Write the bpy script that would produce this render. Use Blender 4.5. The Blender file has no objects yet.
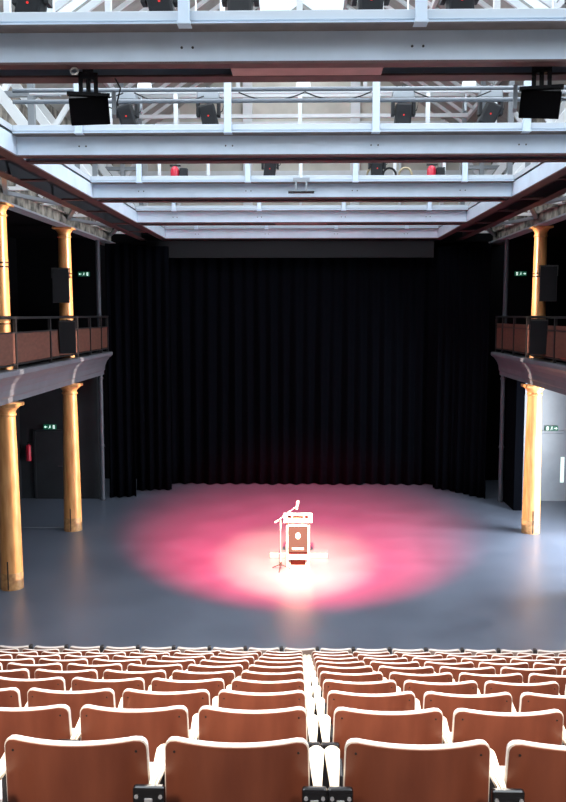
import bpy, bmesh, math, random
from mathutils import Vector, Matrix
random.seed(7)
S = bpy.context.scene
COL = S.collection
R = math.radians

# ------------------------------------------------------------------ materials
def mat(name, color, rough=0.5, metal=0.0, spec=0.5, noise=0.0, nscale=8.0, stretch=None, color2=None, bump=0.0,
        emit=None, estr=0.0, coat=0.0, contrast=(0.35, 0.65), rvar=0.0):
    m = bpy.data.materials.new(name)
    m.use_nodes = True
    nt = m.node_tree
    b = nt.nodes['Principled BSDF']
    b.inputs['Base Color'].default_value = (*color, 1)
    b.inputs['Roughness'].default_value = rough
    b.inputs['Metallic'].default_value = metal
    b.inputs['Specular IOR Level'].default_value = spec
    b.inputs['Coat Weight'].default_value = coat
    b.inputs['Coat Roughness'].default_value = 0.2
    if emit:
        b.inputs['Emission Color'].default_value = (*emit, 1)
        b.inputs['Emission Strength'].default_value = estr
    if noise or color2 or bump or rvar:
        tc = nt.nodes.new('ShaderNodeTexCoord')
        mp = nt.nodes.new('ShaderNodeMapping')
        if stretch: mp.inputs['Scale'].default_value = stretch
        nt.links.new(tc.outputs['Object'], mp.inputs['Vector'])
        n = nt.nodes.new('ShaderNodeTexNoise')
        n.inputs['Scale'].default_value = nscale
        n.inputs['Detail'].default_value = 5
        nt.links.new(mp.outputs['Vector'], n.inputs['Vector'])
        if noise or color2:
            cr = nt.nodes.new('ShaderNodeValToRGB')
            c2 = color2 or tuple(max(0, c * (1 - noise)) for c in color)
            cr.color_ramp.elements[0].position = contrast[0]
            cr.color_ramp.elements[1].position = contrast[1]
            cr.color_ramp.elements[0].color = (*c2, 1)
            cr.color_ramp.elements[1].color = (*color, 1)
            nt.links.new(n.outputs['Fac'], cr.inputs['Fac'])
            nt.links.new(cr.outputs['Color'], b.inputs['Base Color'])
        if bump:
            bp = nt.nodes.new('ShaderNodeBump')
            bp.inputs['Strength'].default_value = bump
            bp.inputs['Distance'].default_value = 0.02
            nt.links.new(n.outputs['Fac'], bp.inputs['Height'])
            nt.links.new(bp.outputs['Normal'], b.inputs['Normal'])
        if rvar:
            mr = nt.nodes.new('ShaderNodeMapRange')
            mr.inputs['To Min'].default_value = max(0.02, rough - rvar)
            mr.inputs['To Max'].default_value = rough + rvar
            nt.links.new(n.outputs['Fac'], mr.inputs['Value'])
            nt.links.new(mr.outputs['Result'], b.inputs['Roughness'])
    return m

M = {}
M['pelmet'] = mat('pelmet_paint', (0.009, 0.010, 0.012), 0.7, spec=0.2)
M['floor'] = mat('stage_floor_paint', (0.124, 0.146, 0.194), 0.37, spec=0.5, color2=(0.104, 0.122, 0.164), nscale=0.9, rvar=0.08)
M['black'] = mat('matt_black', (0.004, 0.004, 0.005), 0.8, spec=0.05)
M['curtain'] = mat('black_serge', (0.0019, 0.0024, 0.0040), 0.95, spec=0.02)
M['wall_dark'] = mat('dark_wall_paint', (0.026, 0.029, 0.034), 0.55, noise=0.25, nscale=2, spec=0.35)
M['wall_daylit'] = mat('daylit_wall_paint', (0.33, 0.37, 0.42), 0.3, noise=0.12, nscale=2)  # lighter copy of the dark wall paint, daylight put into its colour
M['ceil'] = mat('roof_boarding', (0.42, 0.41, 0.38), 0.8, noise=0.2, nscale=3)
M['beige'] = mat('beige_board', (0.64, 0.61, 0.54), 0.75, noise=0.2, nscale=1.5)
M['stone'] = mat('mottled_stone', (0.42, 0.38, 0.32), 0.9, color2=(0.06, 0.055, 0.05), nscale=3.5, bump=0.5)
M['steel'] = mat('pale_blue_grey_paint', (0.62, 0.735, 0.86), 0.42, noise=0.10, nscale=2.5, spec=0.5)
M['white'] = mat('white_steel_paint', (0.80, 0.83, 0.85), 0.5, noise=0.06, nscale=4)
M['railsteel'] = mat('grey_blue_pipe_paint', (0.15, 0.175, 0.205), 0.4)
M['kick'] = mat('pale_kickboard', (0.52, 0.58, 0.64), 0.45)
M['soffit_shade'] = mat('brown_grey_flange_shade', (0.17, 0.15, 0.15), 0.6, noise=0.2)  # shade below the top flanges, painted into the colour
M['lip'] = mat('dulled_grey_paint', (0.36, 0.40, 0.44), 0.5, noise=0.2, nscale=4)
M['under_shade'] = mat('maroon_bounce_shade', (0.115, 0.055, 0.055), 0.55, noise=0.3, nscale=5)  # steel undersides: shade and pink bounce put into the colour
M['cover'] = mat('pink_bounce_plate', (0.42, 0.22, 0.22), 0.55, noise=0.15, nscale=5)  # colour carries the bounce from the pink floor pool
M['deck'] = mat('dark_deck', (0.045, 0.05, 0.06), 0.7)
M['timber'] = mat('orange_varnished_timber', (0.80, 0.40, 0.15), 0.38, color2=(0.60, 0.25, 0.08), nscale=3.0, stretch=(4, 4, 0.6), coat=0.15)
M['timber2'] = mat('worn_timber_base', (0.62, 0.34, 0.14), 0.5, color2=(0.36, 0.17, 0.07), nscale=9)
M['fascia'] = mat('grey_balcony_paint', (0.155, 0.16, 0.185), 0.45, noise=0.15, nscale=2)
M['light_strip'] = mat('pinkish_light_strip', (0.72, 0.52, 0.47), 0.5, noise=0.15, nscale=6)  # unused colour for the spotlight strips across the balcony fronts
M['rail'] = mat('dark_rail_steel', (0.030, 0.028, 0.030), 0.4, metal=0.3)
M['railwood'] = mat('red_brown_panel', (0.15, 0.065, 0.047), 0.45, noise=0.35, nscale=5, stretch=(1, 1, 3))
M['speaker'] = mat('speaker_black', (0.012, 0.013, 0.016), 0.6)
M['boxblack'] = mat('dead_black_cloth', (0.004, 0.004, 0.005), 0.9, spec=0.05)
M['grille'] = mat('speaker_grille', (0.008, 0.009, 0.011), 0.7, spec=0.2)
M['greymetal'] = mat('grey_metal', (0.30, 0.33, 0.36), 0.4, metal=0.5)
M['pipe'] = mat('dark_pipe_paint', (0.075, 0.085, 0.105), 0.45)
M['red'] = mat('red_enamel', (0.62, 0.02, 0.05), 0.3)
M['green'] = mat('exit_green', (0.0, 0.12, 0.06), 0.4, emit=(0.02, 0.5, 0.28), estr=0.08)
M['glow'] = mat('exit_white', (0.8, 0.9, 0.85), 0.4, emit=(0.75, 1.0, 0.9), estr=0.7)
M['veneer'] = mat('red_brown_veneer', (0.255, 0.082, 0.047), 0.42, color2=(0.165, 0.048, 0.028), nscale=4.0, stretch=(2.2, 1, 0.5), contrast=(0.3, 0.72), spec=0.4)
M['cream'] = mat('pale_ply_edge', (0.82, 0.77, 0.72), 0.45, noise=0.08, nscale=12)
M['pad'] = mat('pale_upholstery', (0.66, 0.60, 0.60), 0.8, noise=0.08, nscale=60)
M['armwood'] = mat('pale_beech', (0.86, 0.76, 0.60), 0.35, noise=0.08, nscale=10, stretch=(4, 1, 1))
M['frameblack'] = mat('gloss_black_steel', (0.010, 0.010, 0.012), 0.22)
M['tag'] = mat('silver_tag', (0.78, 0.80, 0.84), 0.25, metal=0.7)
M['frontback'] = mat('grey_brown_shell', (0.30, 0.23, 0.21), 0.5, noise=0.15, nscale=6)
M['lwhite'] = mat('lectern_white', (0.82, 0.80, 0.78), 0.45)
M['lblack'] = mat('lectern_panel', (0.022, 0.022, 0.025), 0.75, spec=0.15)
M['lred'] = mat('lectern_red_wood', (0.016, 0.003, 0.003), 0.8, spec=0.05)
M['chrome'] = mat('chrome', (0.8, 0.8, 0.8), 0.2, metal=0.9)
M['mic'] = mat('mic_pale', (0.75, 0.74, 0.72), 0.5)
M['lens'] = mat('lamp_lens', (0.9, 0.88, 0.82), 0.3, emit=(1.0, 0.93, 0.82), estr=3.0)
M['redled'] = mat('red_indicator', (0.5, 0.01, 0.01), 0.3, emit=(1.0, 0.05, 0.04), estr=0.7)
M['tier'] = mat('tier_carpet', (0.075, 0.075, 0.085), 0.9, noise=0.2, nscale=30)
M['cable'] = mat('cable_black', (0.015, 0.015, 0.016), 0.6)
M['streak'] = mat('pale_light_streak', (0.30, 0.32, 0.36), 0.5)  # light leaking onto the floor, put into a strip's colour
M['plank'] = mat('dark_platform', (0.10, 0.085, 0.075), 0.6)
M['clouded'] = mat('cable_coil_beige', (0.55, 0.45, 0.28), 0.7)
def glassmat():
    m = bpy.data.materials.new('window_glass'); m.use_nodes = True
    nt = m.node_tree; nt.nodes.clear()
    o = nt.nodes.new('ShaderNodeOutputMaterial'); mx = nt.nodes.new('ShaderNodeMixShader')
    t = nt.nodes.new('ShaderNodeBsdfTransparent'); g = nt.nodes.new('ShaderNodeBsdfGlossy')
    t.inputs['Color'].default_value = (0.93, 0.96, 0.97, 1); g.inputs['Roughness'].default_value = 0.1
    mx.inputs['Fac'].default_value = 0.07
    nt.links.new(t.outputs[0], mx.inputs[1]); nt.links.new(g.outputs[0], mx.inputs[2]); nt.links.new(mx.outputs[0], o.inputs['Surface'])
    return m
M['glass'] = glassmat()

# ------------------------------------------------------------------ mesh helpers
class MB:
    def __init__(s): s.bm = bmesh.new()
    def _tf(s, geom, loc, rot):
        mt = Matrix.Translation(Vector(loc))
        if rot: 
            from mathutils import Euler
            mt = mt @ Euler(rot).to_matrix().to_4x4()
        bmesh.ops.transform(s.bm, matrix=mt, verts=geom)
    def box(s, x0, x1, y0, y1, z0, z1, bev=0.0, rot=None, seg=2):
        cx, cy, cz = (x0+x1)/2, (y0+y1)/2, (z0+z1)/2
        r = bmesh.ops.create_cube(s.bm, size=1.0)
        vs = r['verts']
        for v in vs: v.co = Vector((v.co.x*abs(x1-x0), v.co.y*abs(y1-y0), v.co.z*abs(z1-z0)))
        if bev:
            es = list({e for v in vs for e in v.link_edges})
            rr = bmesh.ops.bevel(s.bm, geom=es, offset=bev, segments=seg, affect='EDGES', profile=0.5)
            vs = list({v for f in rr['faces'] for v in f.verts} | {v for v in vs if v.is_valid})
        s._tf(vs, (cx, cy, cz), rot)
        return s
    def cyl(s, p0, p1, r0, r1=None, n=16, cap=True):
        p0, p1 = Vector(p0), Vector(p1); d = p1-p0
        r1 = r0 if r1 is None else r1
        r = bmesh.ops.create_cone(s.bm, cap_ends=cap, segments=n, radius1=r0, radius2=r1, depth=d.length)
        q = Vector((0, 0, 1)).rotation_difference(d.normalized())
        mt = Matrix.Translation((p0+p1)/2) @ q.to_matrix().to_4x4()
        bmesh.ops.transform(s.bm, matrix=mt, verts=r['verts'])
        return s
    def bar(s, p0, p1, w, h, up=(0, 0, 1)):
        p0, p1 = Vector(p0), Vector(p1); d = p1-p0; L = d.length; d.normalize()
        u = Vector(up); sx = d.cross(u)
        if sx.length < 1e-4: sx = Vector((1, 0, 0))
        sx.normalize(); u = sx.cross(d)
        vs = []
        for t in (0, L):
            for a, b in ((-1, -1), (1, -1), (1, 1), (-1, 1)):
                vs.append(s.bm.verts.new(p0 + d*t + sx*(a*w/2) + u*(b*h/2)))
        f = lambda *i: s.bm.faces.new([vs[k] for k in i])
        f(0, 1, 2, 3); f(7, 6, 5, 4)
        for k in range(4): f(k, k+4, (k+1) % 4+4, (k+1) % 4)
        return s
    def tube(s, pts, r, n=8):
        pts = [Vector(p) for p in pts]; rings = []
        ref = Vector((0.13, 0.21, 0.97)).normalized()
        for i, p in enumerate(pts):
            d = (pts[min(i+1, len(pts)-1)] - pts[max(i-1, 0)]).normalized()
            a = d.cross(ref); 
            if a.length < 1e-3: a = d.cross(Vector((1, 0, 0)))
            a.normalize(); b = d.cross(a)
            rings.append([s.bm.verts.new(p + (a*math.cos(t*2*math.pi/n) + b*math.sin(t*2*math.pi/n))*r) for t in range(n)])
        for A, B in zip(rings, rings[1:]):
            for t in range(n): s.bm.faces.new((A[t], A[(t+1) % n], B[(t+1) % n], B[t]))
        s.bm.faces.new(rings[0][::-1]); s.bm.faces.new(rings[-1])
        return s
    def lathe(s, prof, n=32, c=(0, 0)):
        rings = [[s.bm.verts.new((c[0]+r*math.cos(2*math.pi*k/n), c[1]+r*math.sin(2*math.pi*k/n), z)) for k in range(n)] for r, z in prof]
        for A, B in zip(rings, rings[1:]):
            for k in range(n): s.bm.faces.new((A[k], A[(k+1) % n], B[(k+1) % n], B[k]))
        s.bm.faces.new(rings[0][::-1]); s.bm.faces.new(rings[-1])
        return s
    def prism(s, poly, axis, a0, a1):
        # poly: (p,q) outline; axis 'x': p=y,q=z | 'y': p=x,q=z | 'z': p=x,q=y
        def P(p, q, a): return {'x': (a, p, q), 'y': (p, a, q), 'z': (p, q, a)}[axis]
        A = [s.bm.verts.new(P(p, q, a0)) for p, q in poly]
        B = [s.bm.verts.new(P(p, q, a1)) for p, q in poly]
        n = len(poly)
        s.bm.faces.new(A); s.bm.faces.new(B[::-1])
        for k in range(n): s.bm.faces.new((A[k], B[k], B[(k+1) % n], A[(k+1) % n]))
        return s
    def build(s, name, m, parent=None, loc=(0, 0, 0), rot=(0, 0, 0), smooth=False):
        bmesh.ops.recalc_face_normals(s.bm, faces=s.bm.faces)
        me = bpy.data.meshes.new(name); s.bm.to_mesh(me); s.bm.free()
        me.materials.append(m)
        if smooth:
            for p in me.polygons: p.use_smooth = True
            try: me.set_sharp_from_angle(angle=R(40))
            except Exception: pass
        o = bpy.data.objects.new(name, me); COL.objects.link(o)
        o.location = loc; o.rotation_euler = rot
        if parent: o.parent = parent
        return o
def tag(o, label=None, cat=None, group=None, kind=None):
    if label: o['label'] = label
    if cat: o['category'] = cat
    if group: o['group'] = group
    if kind: o['kind'] = kind
    return o
def empty(name, loc, label, cat, group=None, rz=0, kind=None):
    o = bpy.data.objects.new(name, None); COL.objects.link(o)
    o.location = loc; o.rotation_euler = (0, 0, rz); o.empty_display_size = 0.1
    return tag(o, label, cat, group, kind)
def copy_tree(o, parent=None):
    c = o.copy(); COL.objects.link(c)
    if parent: c.parent = parent
    for ch in list(o.children): copy_tree(ch, c)
    return c
def struct(o): o['kind'] = 'structure'; return o
ORD = ['first', 'second', 'third', 'fourth', 'fifth', 'sixth', 'seventh', 'eighth', 'ninth', 'tenth', 'eleventh', 'twelfth']

# ------------------------------------------------------------------ camera (eye 5.5 m above the stage floor)
F_PX = 850.0
cam = bpy.data.cameras.new('camera'); co = bpy.data.objects.new('camera', cam); COL.objects.link(co)
cam.sensor_fit = 'HORIZONTAL'; cam.sensor_width = 36; cam.lens = 36*F_PX/566
tilt = math.atan(87/F_PX); yaw = math.atan(18/F_PX*math.cos(tilt))
co.location = (0, 0, 5.5); co.rotation_euler = (math.pi/2 - tilt, 0, yaw)
cam.clip_start = 0.05; cam.clip_end = 200
S.camera = co

# ------------------------------------------------------------------ the setting
YB = 28.0        # far wall
XW = 8.35        # side walls of the aisles
XC = 5.82        # column line
struct(MB().box(-XW, XW, 10.9, YB, -0.3, 0).build('floor', M['floor']))
def quadwall(name, m, x0, x1, y0, y1, z0, z1): return struct(MB().box(x0, x1, y0, y1, z0, z1).build(name, m))
quadwall('wall_back', M['black'], -XW, XW, YB, YB+0.3, 0, 8.6)
quadwall('wall_left', M['wall_dark'], -XW-0.3, -XW, -3, YB, 0, 4.43)
quadwall('wall_gallery_side', M['black'], -XW-0.3, -XW, -3, YB, 4.43, 8.2)
quadwall('wall_front', M['wall_dark'], -XW, XW, -3.3, -3, 0, 12)
# the far ends of the side aisles, facing the seats
quadwall('wall_aisle_left', M['wall_dark'], -XW, -6.02, 24.9, 25.1, 0, 4.43)
quadwall('wall_aisle_right', M['wall_daylit'], 6.25, XW, 24.9, 25.1, 0, 4.43)
quadwall('wall_gallery_left', M['black'], -XW, -6.0, 25.1, 25.3, 4.43, 7.7)
quadwall('wall_gallery_right', M['black'], 6.0, XW, 25.1, 25.3, 4.43, 7.7)
# right side wall with a tall daylight window in it
w = MB()
w.box(XW, XW+0.3, -3, 17.0, 0, 4.43); w.box(XW, XW+0.3, 21.0, YB, 0, 4.43); w.box(XW, XW+0.3, 17.0, 21.0, 0, 0.4); w.box(XW, XW+0.3, 17.0, 21.0, 3.4, 4.43)
struct(w.build('wall_right', M['wall_daylit']))
quadwall('wall_gallery_end', M['black'], XW, XW+0.3, -3, YB, 4.43, 8.2)
wn = empty('window_1', (XW, 19, 0.4), None, None, kind='structure')
f = MB(); 
for y in (17.04, 18.35, 19.65, 20.96): f.box(0.05, 0.13, y-19-0.04, y-19+0.04, 0, 3.0)
for z in (0.04, 1.5, 2.96): f.box(0.06, 0.12, -2, 2, z-0.04, z+0.04)
f.build('window_frame', M['white'], wn)
MB().box(0.085, 0.095, -1.99, 1.99, 0.01, 2.99).build('window_glass', M['glass'], wn)
# ceilings over the galleries
quadwall('ceiling_left', M['black'], -XW, -6.15, -3, 25.3, 7.7, 7.9)
quadwall('ceiling_right', M['black'], 6.15, XW, -3, 25.3, 7.7, 7.9)
quadwall('ceiling_stage', M['black'], -6.1, 6.1, 26.95, YB, 7.75, 7.95)
# attic: side walls, gable wall, pitched roof with glazed strips
quadwall('wall_attic_left', M['stone'], -6.45, -6.15, -3, YB+0.3, 7.72, 10.6)
quadwall('wall_attic_right', M['stone'], 6.15, 6.45, -3, YB+0.3, 7.72, 10.6)
GY = 28.35
g = MB(); g.prism([(-6.45, 7.9), (6.45, 7.9), (6.45, 10.4), (0, 15.0), (-6.45, 10.4)], 'y', GY, GY+0.2)
struct(g.build('wall_gable', M['beige']))
def roofz(x): return 14.9 - abs(x)*0.69
for sgn, nm in ((-1, 'left'), (1, 'right')):
    r = MB()
    for x0, x1, y0, y1 in ((0, 1.2, -3.3, 18.3), (0, 1.2, 27.3, 28.6), (5.0, 6.6, -3.3, 28.6), (1.2, 5.0, -3.3, 0.5), (1.2, 5.0, 18.3, 28.6)):
        poly = [(sgn*x0, roofz(x0)), (sgn*x1, roofz(x1)), (sgn*x1, roofz(x1)+0.15), (sgn*x0, roofz(x0)+0.15)]
        r.prism(poly, 'y', y0, y1)
    struct(r.build('ceiling_slope_'+nm, M['ceil']))
    wn = empty('window_%d' % (2 if sgn < 0 else 3), (0, 0, 0), None, None, kind='structure')
    b = MB(); k = 0; y = 0.5
    while y <= 28:
        b.bar((sgn*1.2, y, roofz(1.2)-0.02), (sgn*5.0, y, roofz(5.0)-0.02), 0.07, 0.14); y += 0.89
    for x in (1.2, 3.1, 5.0): b.bar((sgn*x, 0.4, roofz(x)-0.03), (sgn*x, 27.3, roofz(x)-0.03), 0.09, 0.16)
    b.build('glazing_bar', M['white'], wn)
    MB().prism([(sgn*0.02, roofz(0.02)+0.09), (sgn*1.19, roofz(1.19)+0.09), (sgn*1.19, roofz(1.19)+0.1), (sgn*0.02, roofz(0.02)+0.1)], 'y', 18.3, 27.3).build('added_ridge_glass', M['glass'], wn)  # ridge glazing added along with the fill light for the gable
    MB().prism([(sgn*1.2, roofz(1.2)+0.09), (sgn*5.0, roofz(5.0)+0.09), (sgn*5.0, roofz(5.0)+0.1), (sgn*1.2, roofz(1.2)+0.1)], 'y', 0.5, 18.3).build('window_glass', M['glass'], wn)
# gable framing: white posts and rails with window openings glazed in front of the boards
tr = MB()
for x, w_ in ((-5.1, 0.16), (-4.0, 0.09), (-1.74, 0.30), (-0.02, 0.08), (1.74, 0.30), (3.2, 0.07), (4.55, 0.13), (5.2, 0.16)):
    tr.box(x-w_/2, x+w_/2, GY-0.16, GY, 7.95, roofz(x)-0.05)
for z, h in ((12.72, 0.10), (11.62, 0.13), (10.05, 0.16), (9.5, 0.10), (8.8, 0.12)):
    xx = min(6.1, (14.9-z)/0.69)
    tr.box(-xx, xx, GY-0.13, GY, z-h/2, z+h/2)
struct(tr.build('trim_1', M['white']))
# seating tiers
TOP0, DROP, D0, SP = 4.054, 0.336, 2.76, 0.904
SEAT_H = 0.83
def tier_z(i): return TOP0 - SEAT_H - DROP*i
for i in range(-2, 10):
    y0 = D0+SP*i-0.25; y1 = y0+SP
    struct(MB().box(-6.0, 6.0, y0 if i > -2 else -3, y1, 0 if i > 0 else -0.3, tier_z(i)).build('floor_tier' if i == -2 else 'floor_tier.%03d' % (i+2), M['tier']))
struct(MB().box(-6.0, 6.0, D0+SP*10-0.25, 10.9+0.001, -0.3, 0).build('floor_front', M['floor'])) if D0+SP*10-0.25 < 10.9 else None
# aisle doors at the far ends
def door(n, x0, x1, m, vision):
    d = empty('door_%d' % n, ((x0+x1)/2, 24.9, 0), None, None, kind='structure')
    hw = (x1-x0)/2
    MB().box(-hw, hw, -0.05, 0, 0, 2.02, 0.004).build('door_leaf', m, d)
    fr = MB(); fr.box(-hw-0.06, -hw, -0.06, 0, 0, 2.08); fr.box(hw, hw+0.06, -0.06, 0, 0, 2.08); fr.box(-hw-0.06, hw+0.06, -0.06, 0, 2.03, 2.09)
    fr.build('door_frame', m, d)
    h = MB(); h.cyl((hw-0.12, -0.05, 1.0), (hw-0.12, -0.1, 1.0), 0.012); h.cyl((hw-0.12, -0.1, 1.0), (hw-0.26, -0.1, 1.0), 0.012)
    h.build('door_handle', M['chrome'], d)
    if vision: MB().box(vision[0], vision[1], -0.06, -0.048, vision[2], vision[3], 0.004).build('vision_panel', M['glow'], d)
door(1, -7.88, -6.95, M['wall_dark'], None)
door(2, 7.0, 8.1, M['wall_daylit'], (0.09, 0.20, 0.56, 1.32))

# ------------------------------------------------------------------ black drapes
def drape(name, pts, z0, z1, pleat, amp, label, group=None, m=None):
    # pts: plan polyline; pleats run along it
    mb = MB(); path = []
    for a, b in zip(pts, pts[1:]):
        a, b = Vector((*a, 0)), Vector((*b, 0)); L = (b-a).length; n = max(4, int(L/pleat*8)); nrm = Vector((-(b-a).y, (b-a).x, 0)).normalized()
        for k in range(n+1): path.append((a.lerp(b, k/n), nrm))
    ph = random.random()*6; s = 0; cols = []
    last = path[0][0]
    for p, nrm in path:
        s += (p-last).length; last = p
        col = []
        for j in range(9):
            t = j/8; z = z0+(z1-z0)*t
            a = amp*(1.0-0.55*t)
            q = p + nrm*(a*math.sin(2*math.pi*s/pleat+ph+0.5*math.sin(s*1.7+t*1.5)) + 0.4*a*math.sin(2*math.pi*s/pleat*0.43+1.3+t))
            col.append(mb.bm.verts.new((q.x, q.y, z + (0.012*math.sin(s*3.1) if j == 0 else 0))))
        cols.append(col)
    for A, B in zip(cols, cols[1:]):
        for j in range(8): mb.bm.faces.new((A[j], B[j], B[j+1], A[j+1]))
    o = mb.build(name, m or M['curtain'], smooth=True)
    md = o.modifiers.new('thickness', 'SOLIDIFY'); md.thickness = 0.012
    return tag(o, label, 'curtain', group)
drape('stage_curtain', [(-4.3, 27.15), (4.7, 27.15)], 0.02, 7.5, 0.40, 0.11, 'wide black pleated curtain closing off the whole back of the stage')
drape('side_curtain', [(-5.1, 26.0), (-4.05, 26.2)], 0.02, 7.55, 0.27, 0.09, 'narrow black pleated curtain leg beside the wide back curtain, extinguisher side')
drape('side_curtain', [(-5.72, 25.0), (-4.95, 25.1)], 0.02, 7.55, 0.27, 0.09, 'narrow black pleated curtain leg next to the grey pipe, extinguisher side')
drape('side_curtain', [(4.15, 26.6), (4.75, 26.1), (5.55, 25.05)], 0.02, 7.55, 0.27, 0.08, 'black pleated curtain return running beside the grey pipe, bright door side')
p = MB().box(-4.75, 4.05, 26.35, 26.45, 7.22, 7.74); o = p.build('curtain_pelmet', M['pelmet'])
tag(o, 'flat dark pelmet board across the top of the back curtain', 'pelmet')
o = MB().box(5.98, 6.22, 23.6, 24.85, 0.0, 3.78, 0.01).build('black_flat', M['curtain'])
tag(o, 'tall matt black flat standing behind the single orange column of the bright side', 'scenery flat')
for sx, lab in ((-1, 'slim dark grey pipe from floor to roof beside the curtain, extinguisher side'), (1, 'slim dark grey pipe from floor to roof beside the curtain, bright door side')):
    pp = empty('steel_pipe', (sx*5.87, 24.72, 0), lab, 'pipe')
    MB().cyl((0, 0, 0.0), (0, 0, 7.62), 0.065, n=16).build('pipe_shaft', M['pipe'], pp, smooth=True)
    c = MB()
    for z in (0.03, 1.6, 3.6, 5.4): c.cyl((0, 0, z), (0, 0, z+0.06), 0.085, n=16)
    c.build('pipe_collar', M['pipe'], pp, smooth=True)

# ------------------------------------------------------------------ columns
COLS = [(-1, 16.58), (-1, 21.2), (1, 16.58), (1, 21.2)]
def low_column(sx, y, label):
    t = empty('timber_column', (sx*XC, y, 0), label, 'column', 'orange timber columns under the balconies', kind='thing')
    MB().lathe([(0.225, 0.0), (0.225, 0.34), (0.222, 0.345)], 40).build('base_block', M['timber2'], t, smooth=True)
    n = 24
    prof = [(0.221 - 0.051*(k/n)**1.25, 0.345+3.15*k/n) for k in range(n+1)]
    MB().lathe(prof, 40).build('shaft', M['timber'], t, smooth=True)
    cp = MB()
    cp.lathe([(0.172, 3.49), (0.190, 3.50), (0.194, 3.52), (0.188, 3.54), (0.174, 3.547), (0.174, 3.575), (0.186, 3.60), (0.215, 3.64), (0.255, 3.672), (0.26, 3.685)], 40)
    cp.box(-0.275, 0.275, -0.275, 0.275, 3.685, 3.752, 0.010)
    cp.build('capital', M['timber'], t, smooth=True)
    # cable slot at the foot, on the stage side
    MB().box(-0.012, 0.012, -0.232, -0.215, 0.02, 0.60, 0.004).build('cable_channel', M['rail'], t, rot=(0, 0, 0.0))
    return t
low_column(-1, 16.58, 'thick orange timber column nearer the seats, extinguisher side, under the balcony')
low_column(-1, 21.2, 'orange timber column farther from the seats, beside the dark exit door')
low_column(1, 16.58, 'orange timber column nearer the seats under the maroon-shaded balcony, bright door side')
low_column(1, 21.2, 'orange timber column with one blown-white side beside the daylit grey door')
def up_column(sx, y, label):
    t = empty('gallery_column', (sx*XC*1.006, y, 4.421), label, 'column', 'orange timber columns on the balconies', kind='thing')
    n = 16
    MB().lathe([(0.20, 0.0), (0.20, 0.06), (0.182, 0.10), (0.178, 0.18)], 32).build('column_base', M['timber2'], t, smooth=True)
    MB().lathe([(0.176-0.026*(k/n)**1.2, 0.18+2.78*k/n) for k in range(n+1)], 32).build('shaft', M['timber'], t, smooth=True)
    cp = MB(); cp.lathe([(0.15, 2.95), (0.168, 2.965), (0.168, 2.99), (0.152, 3.0), (0.152, 3.06), (0.19, 3.12), (0.215, 3.15)], 32)
    cp.box(-0.24, 0.24, -0.24, 0.24, 3.15, 3.197, 0.01); cp.build('capital', M['timber'], t, smooth=True)
    rg = MB()
    for z in (0.88, 1.02, 1.98, 2.06): rg.lathe([(0.1795, z), (0.1795, z+0.02)], 32)
    rg.build('fixing_band', M['frameblack'], t, smooth=True)
up_column(-1, 16.58, 'orange timber column on the balcony nearer the seats, extinguisher side, without speakers')
up_column(-1, 21.2, 'orange timber column on the balcony carrying two black speakers, extinguisher side')
up_column(1, 21.2, 'orange timber column on the balcony carrying two black speakers, maroon balcony side')

# ------------------------------------------------------------------ balconies
YE = 24.55
def balcony(sx, label, rlabel):
    t = empty('balcony', (sx*XC, 0, 0), label, 'balcony', kind='thing')
    # local x: + = towards the hall centre
    s = -sx
    prof = [(0.0, 3.755), (0.10, 3.755), (0.10, 3.86), (0.125, 3.90), (0.14, 4.02), (0.19, 4.14), (0.27, 4.25), (0.345, 4.31), (0.365, 4.33), (0.365, 4.40), (0.345, 4.42), (0.0, 4.42)]
    m = MB(); m.prism([(s*a, z) for a, z in prof], 'y', 3.0, YE); m.build('fascia', M['fascia'], t)
    MB().box(min(-s*0.005, -s*2.5), max(-s*0.005, -s*2.5), 3.0, YE, 4.0, 4.42).build('floor_slab', M['black'], t)
    # railing
    r = empty('balcony_railing', (sx*XC, 0, 4.42), rlabel, 'railing')
    def bx(x0, x1): return (min(s*x0, s*x1), max(s*x0, s*x1))
    MB().box(*bx(0.20, 0.26), 3.0, YE, 0.98, 1.03, 0.008).build('top_rail', M['rail'], r)
    MB().box(*bx(0.215, 0.245), 3.0, YE, 0.70, 0.73).build('middle_rail', M['rail'], r)
    MB().box(*bx(0.215, 0.245), 3.0, YE, 0.08, 0.11).build('bottom_rail', M['rail'], r)
    bays = [7.34, 9.65, 11.96, 14.27, 16.58, 18.89, 21.2, 22.5, 23.75, YE-0.03]
    for k, y in enumerate(bays):
        MB().box(*bx(0.19, 0.25), y-0.035, y+0.035, 0.0, 1.0).build('rail_post', M['rail'], r)
    for a, b in zip(bays, bays[1:]):
        MB().box(*bx(0.222, 0.236), a+0.06, b-0.06, 0.12, 0.70 if sx < 0 else 0.82).build('rail_panel', M['railwood'], r)
    return t
balcony(-1, 'grey balcony edge with curved fascia over the extinguisher aisle', 'dark railing with red-brown panels on the grey balcony over the extinguisher aisle')
balcony(1, 'maroon-shaded balcony edge with curved fascia over the bright door aisle', 'dark railing with solid red-brown panels on the balcony over the bright door aisle')

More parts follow.
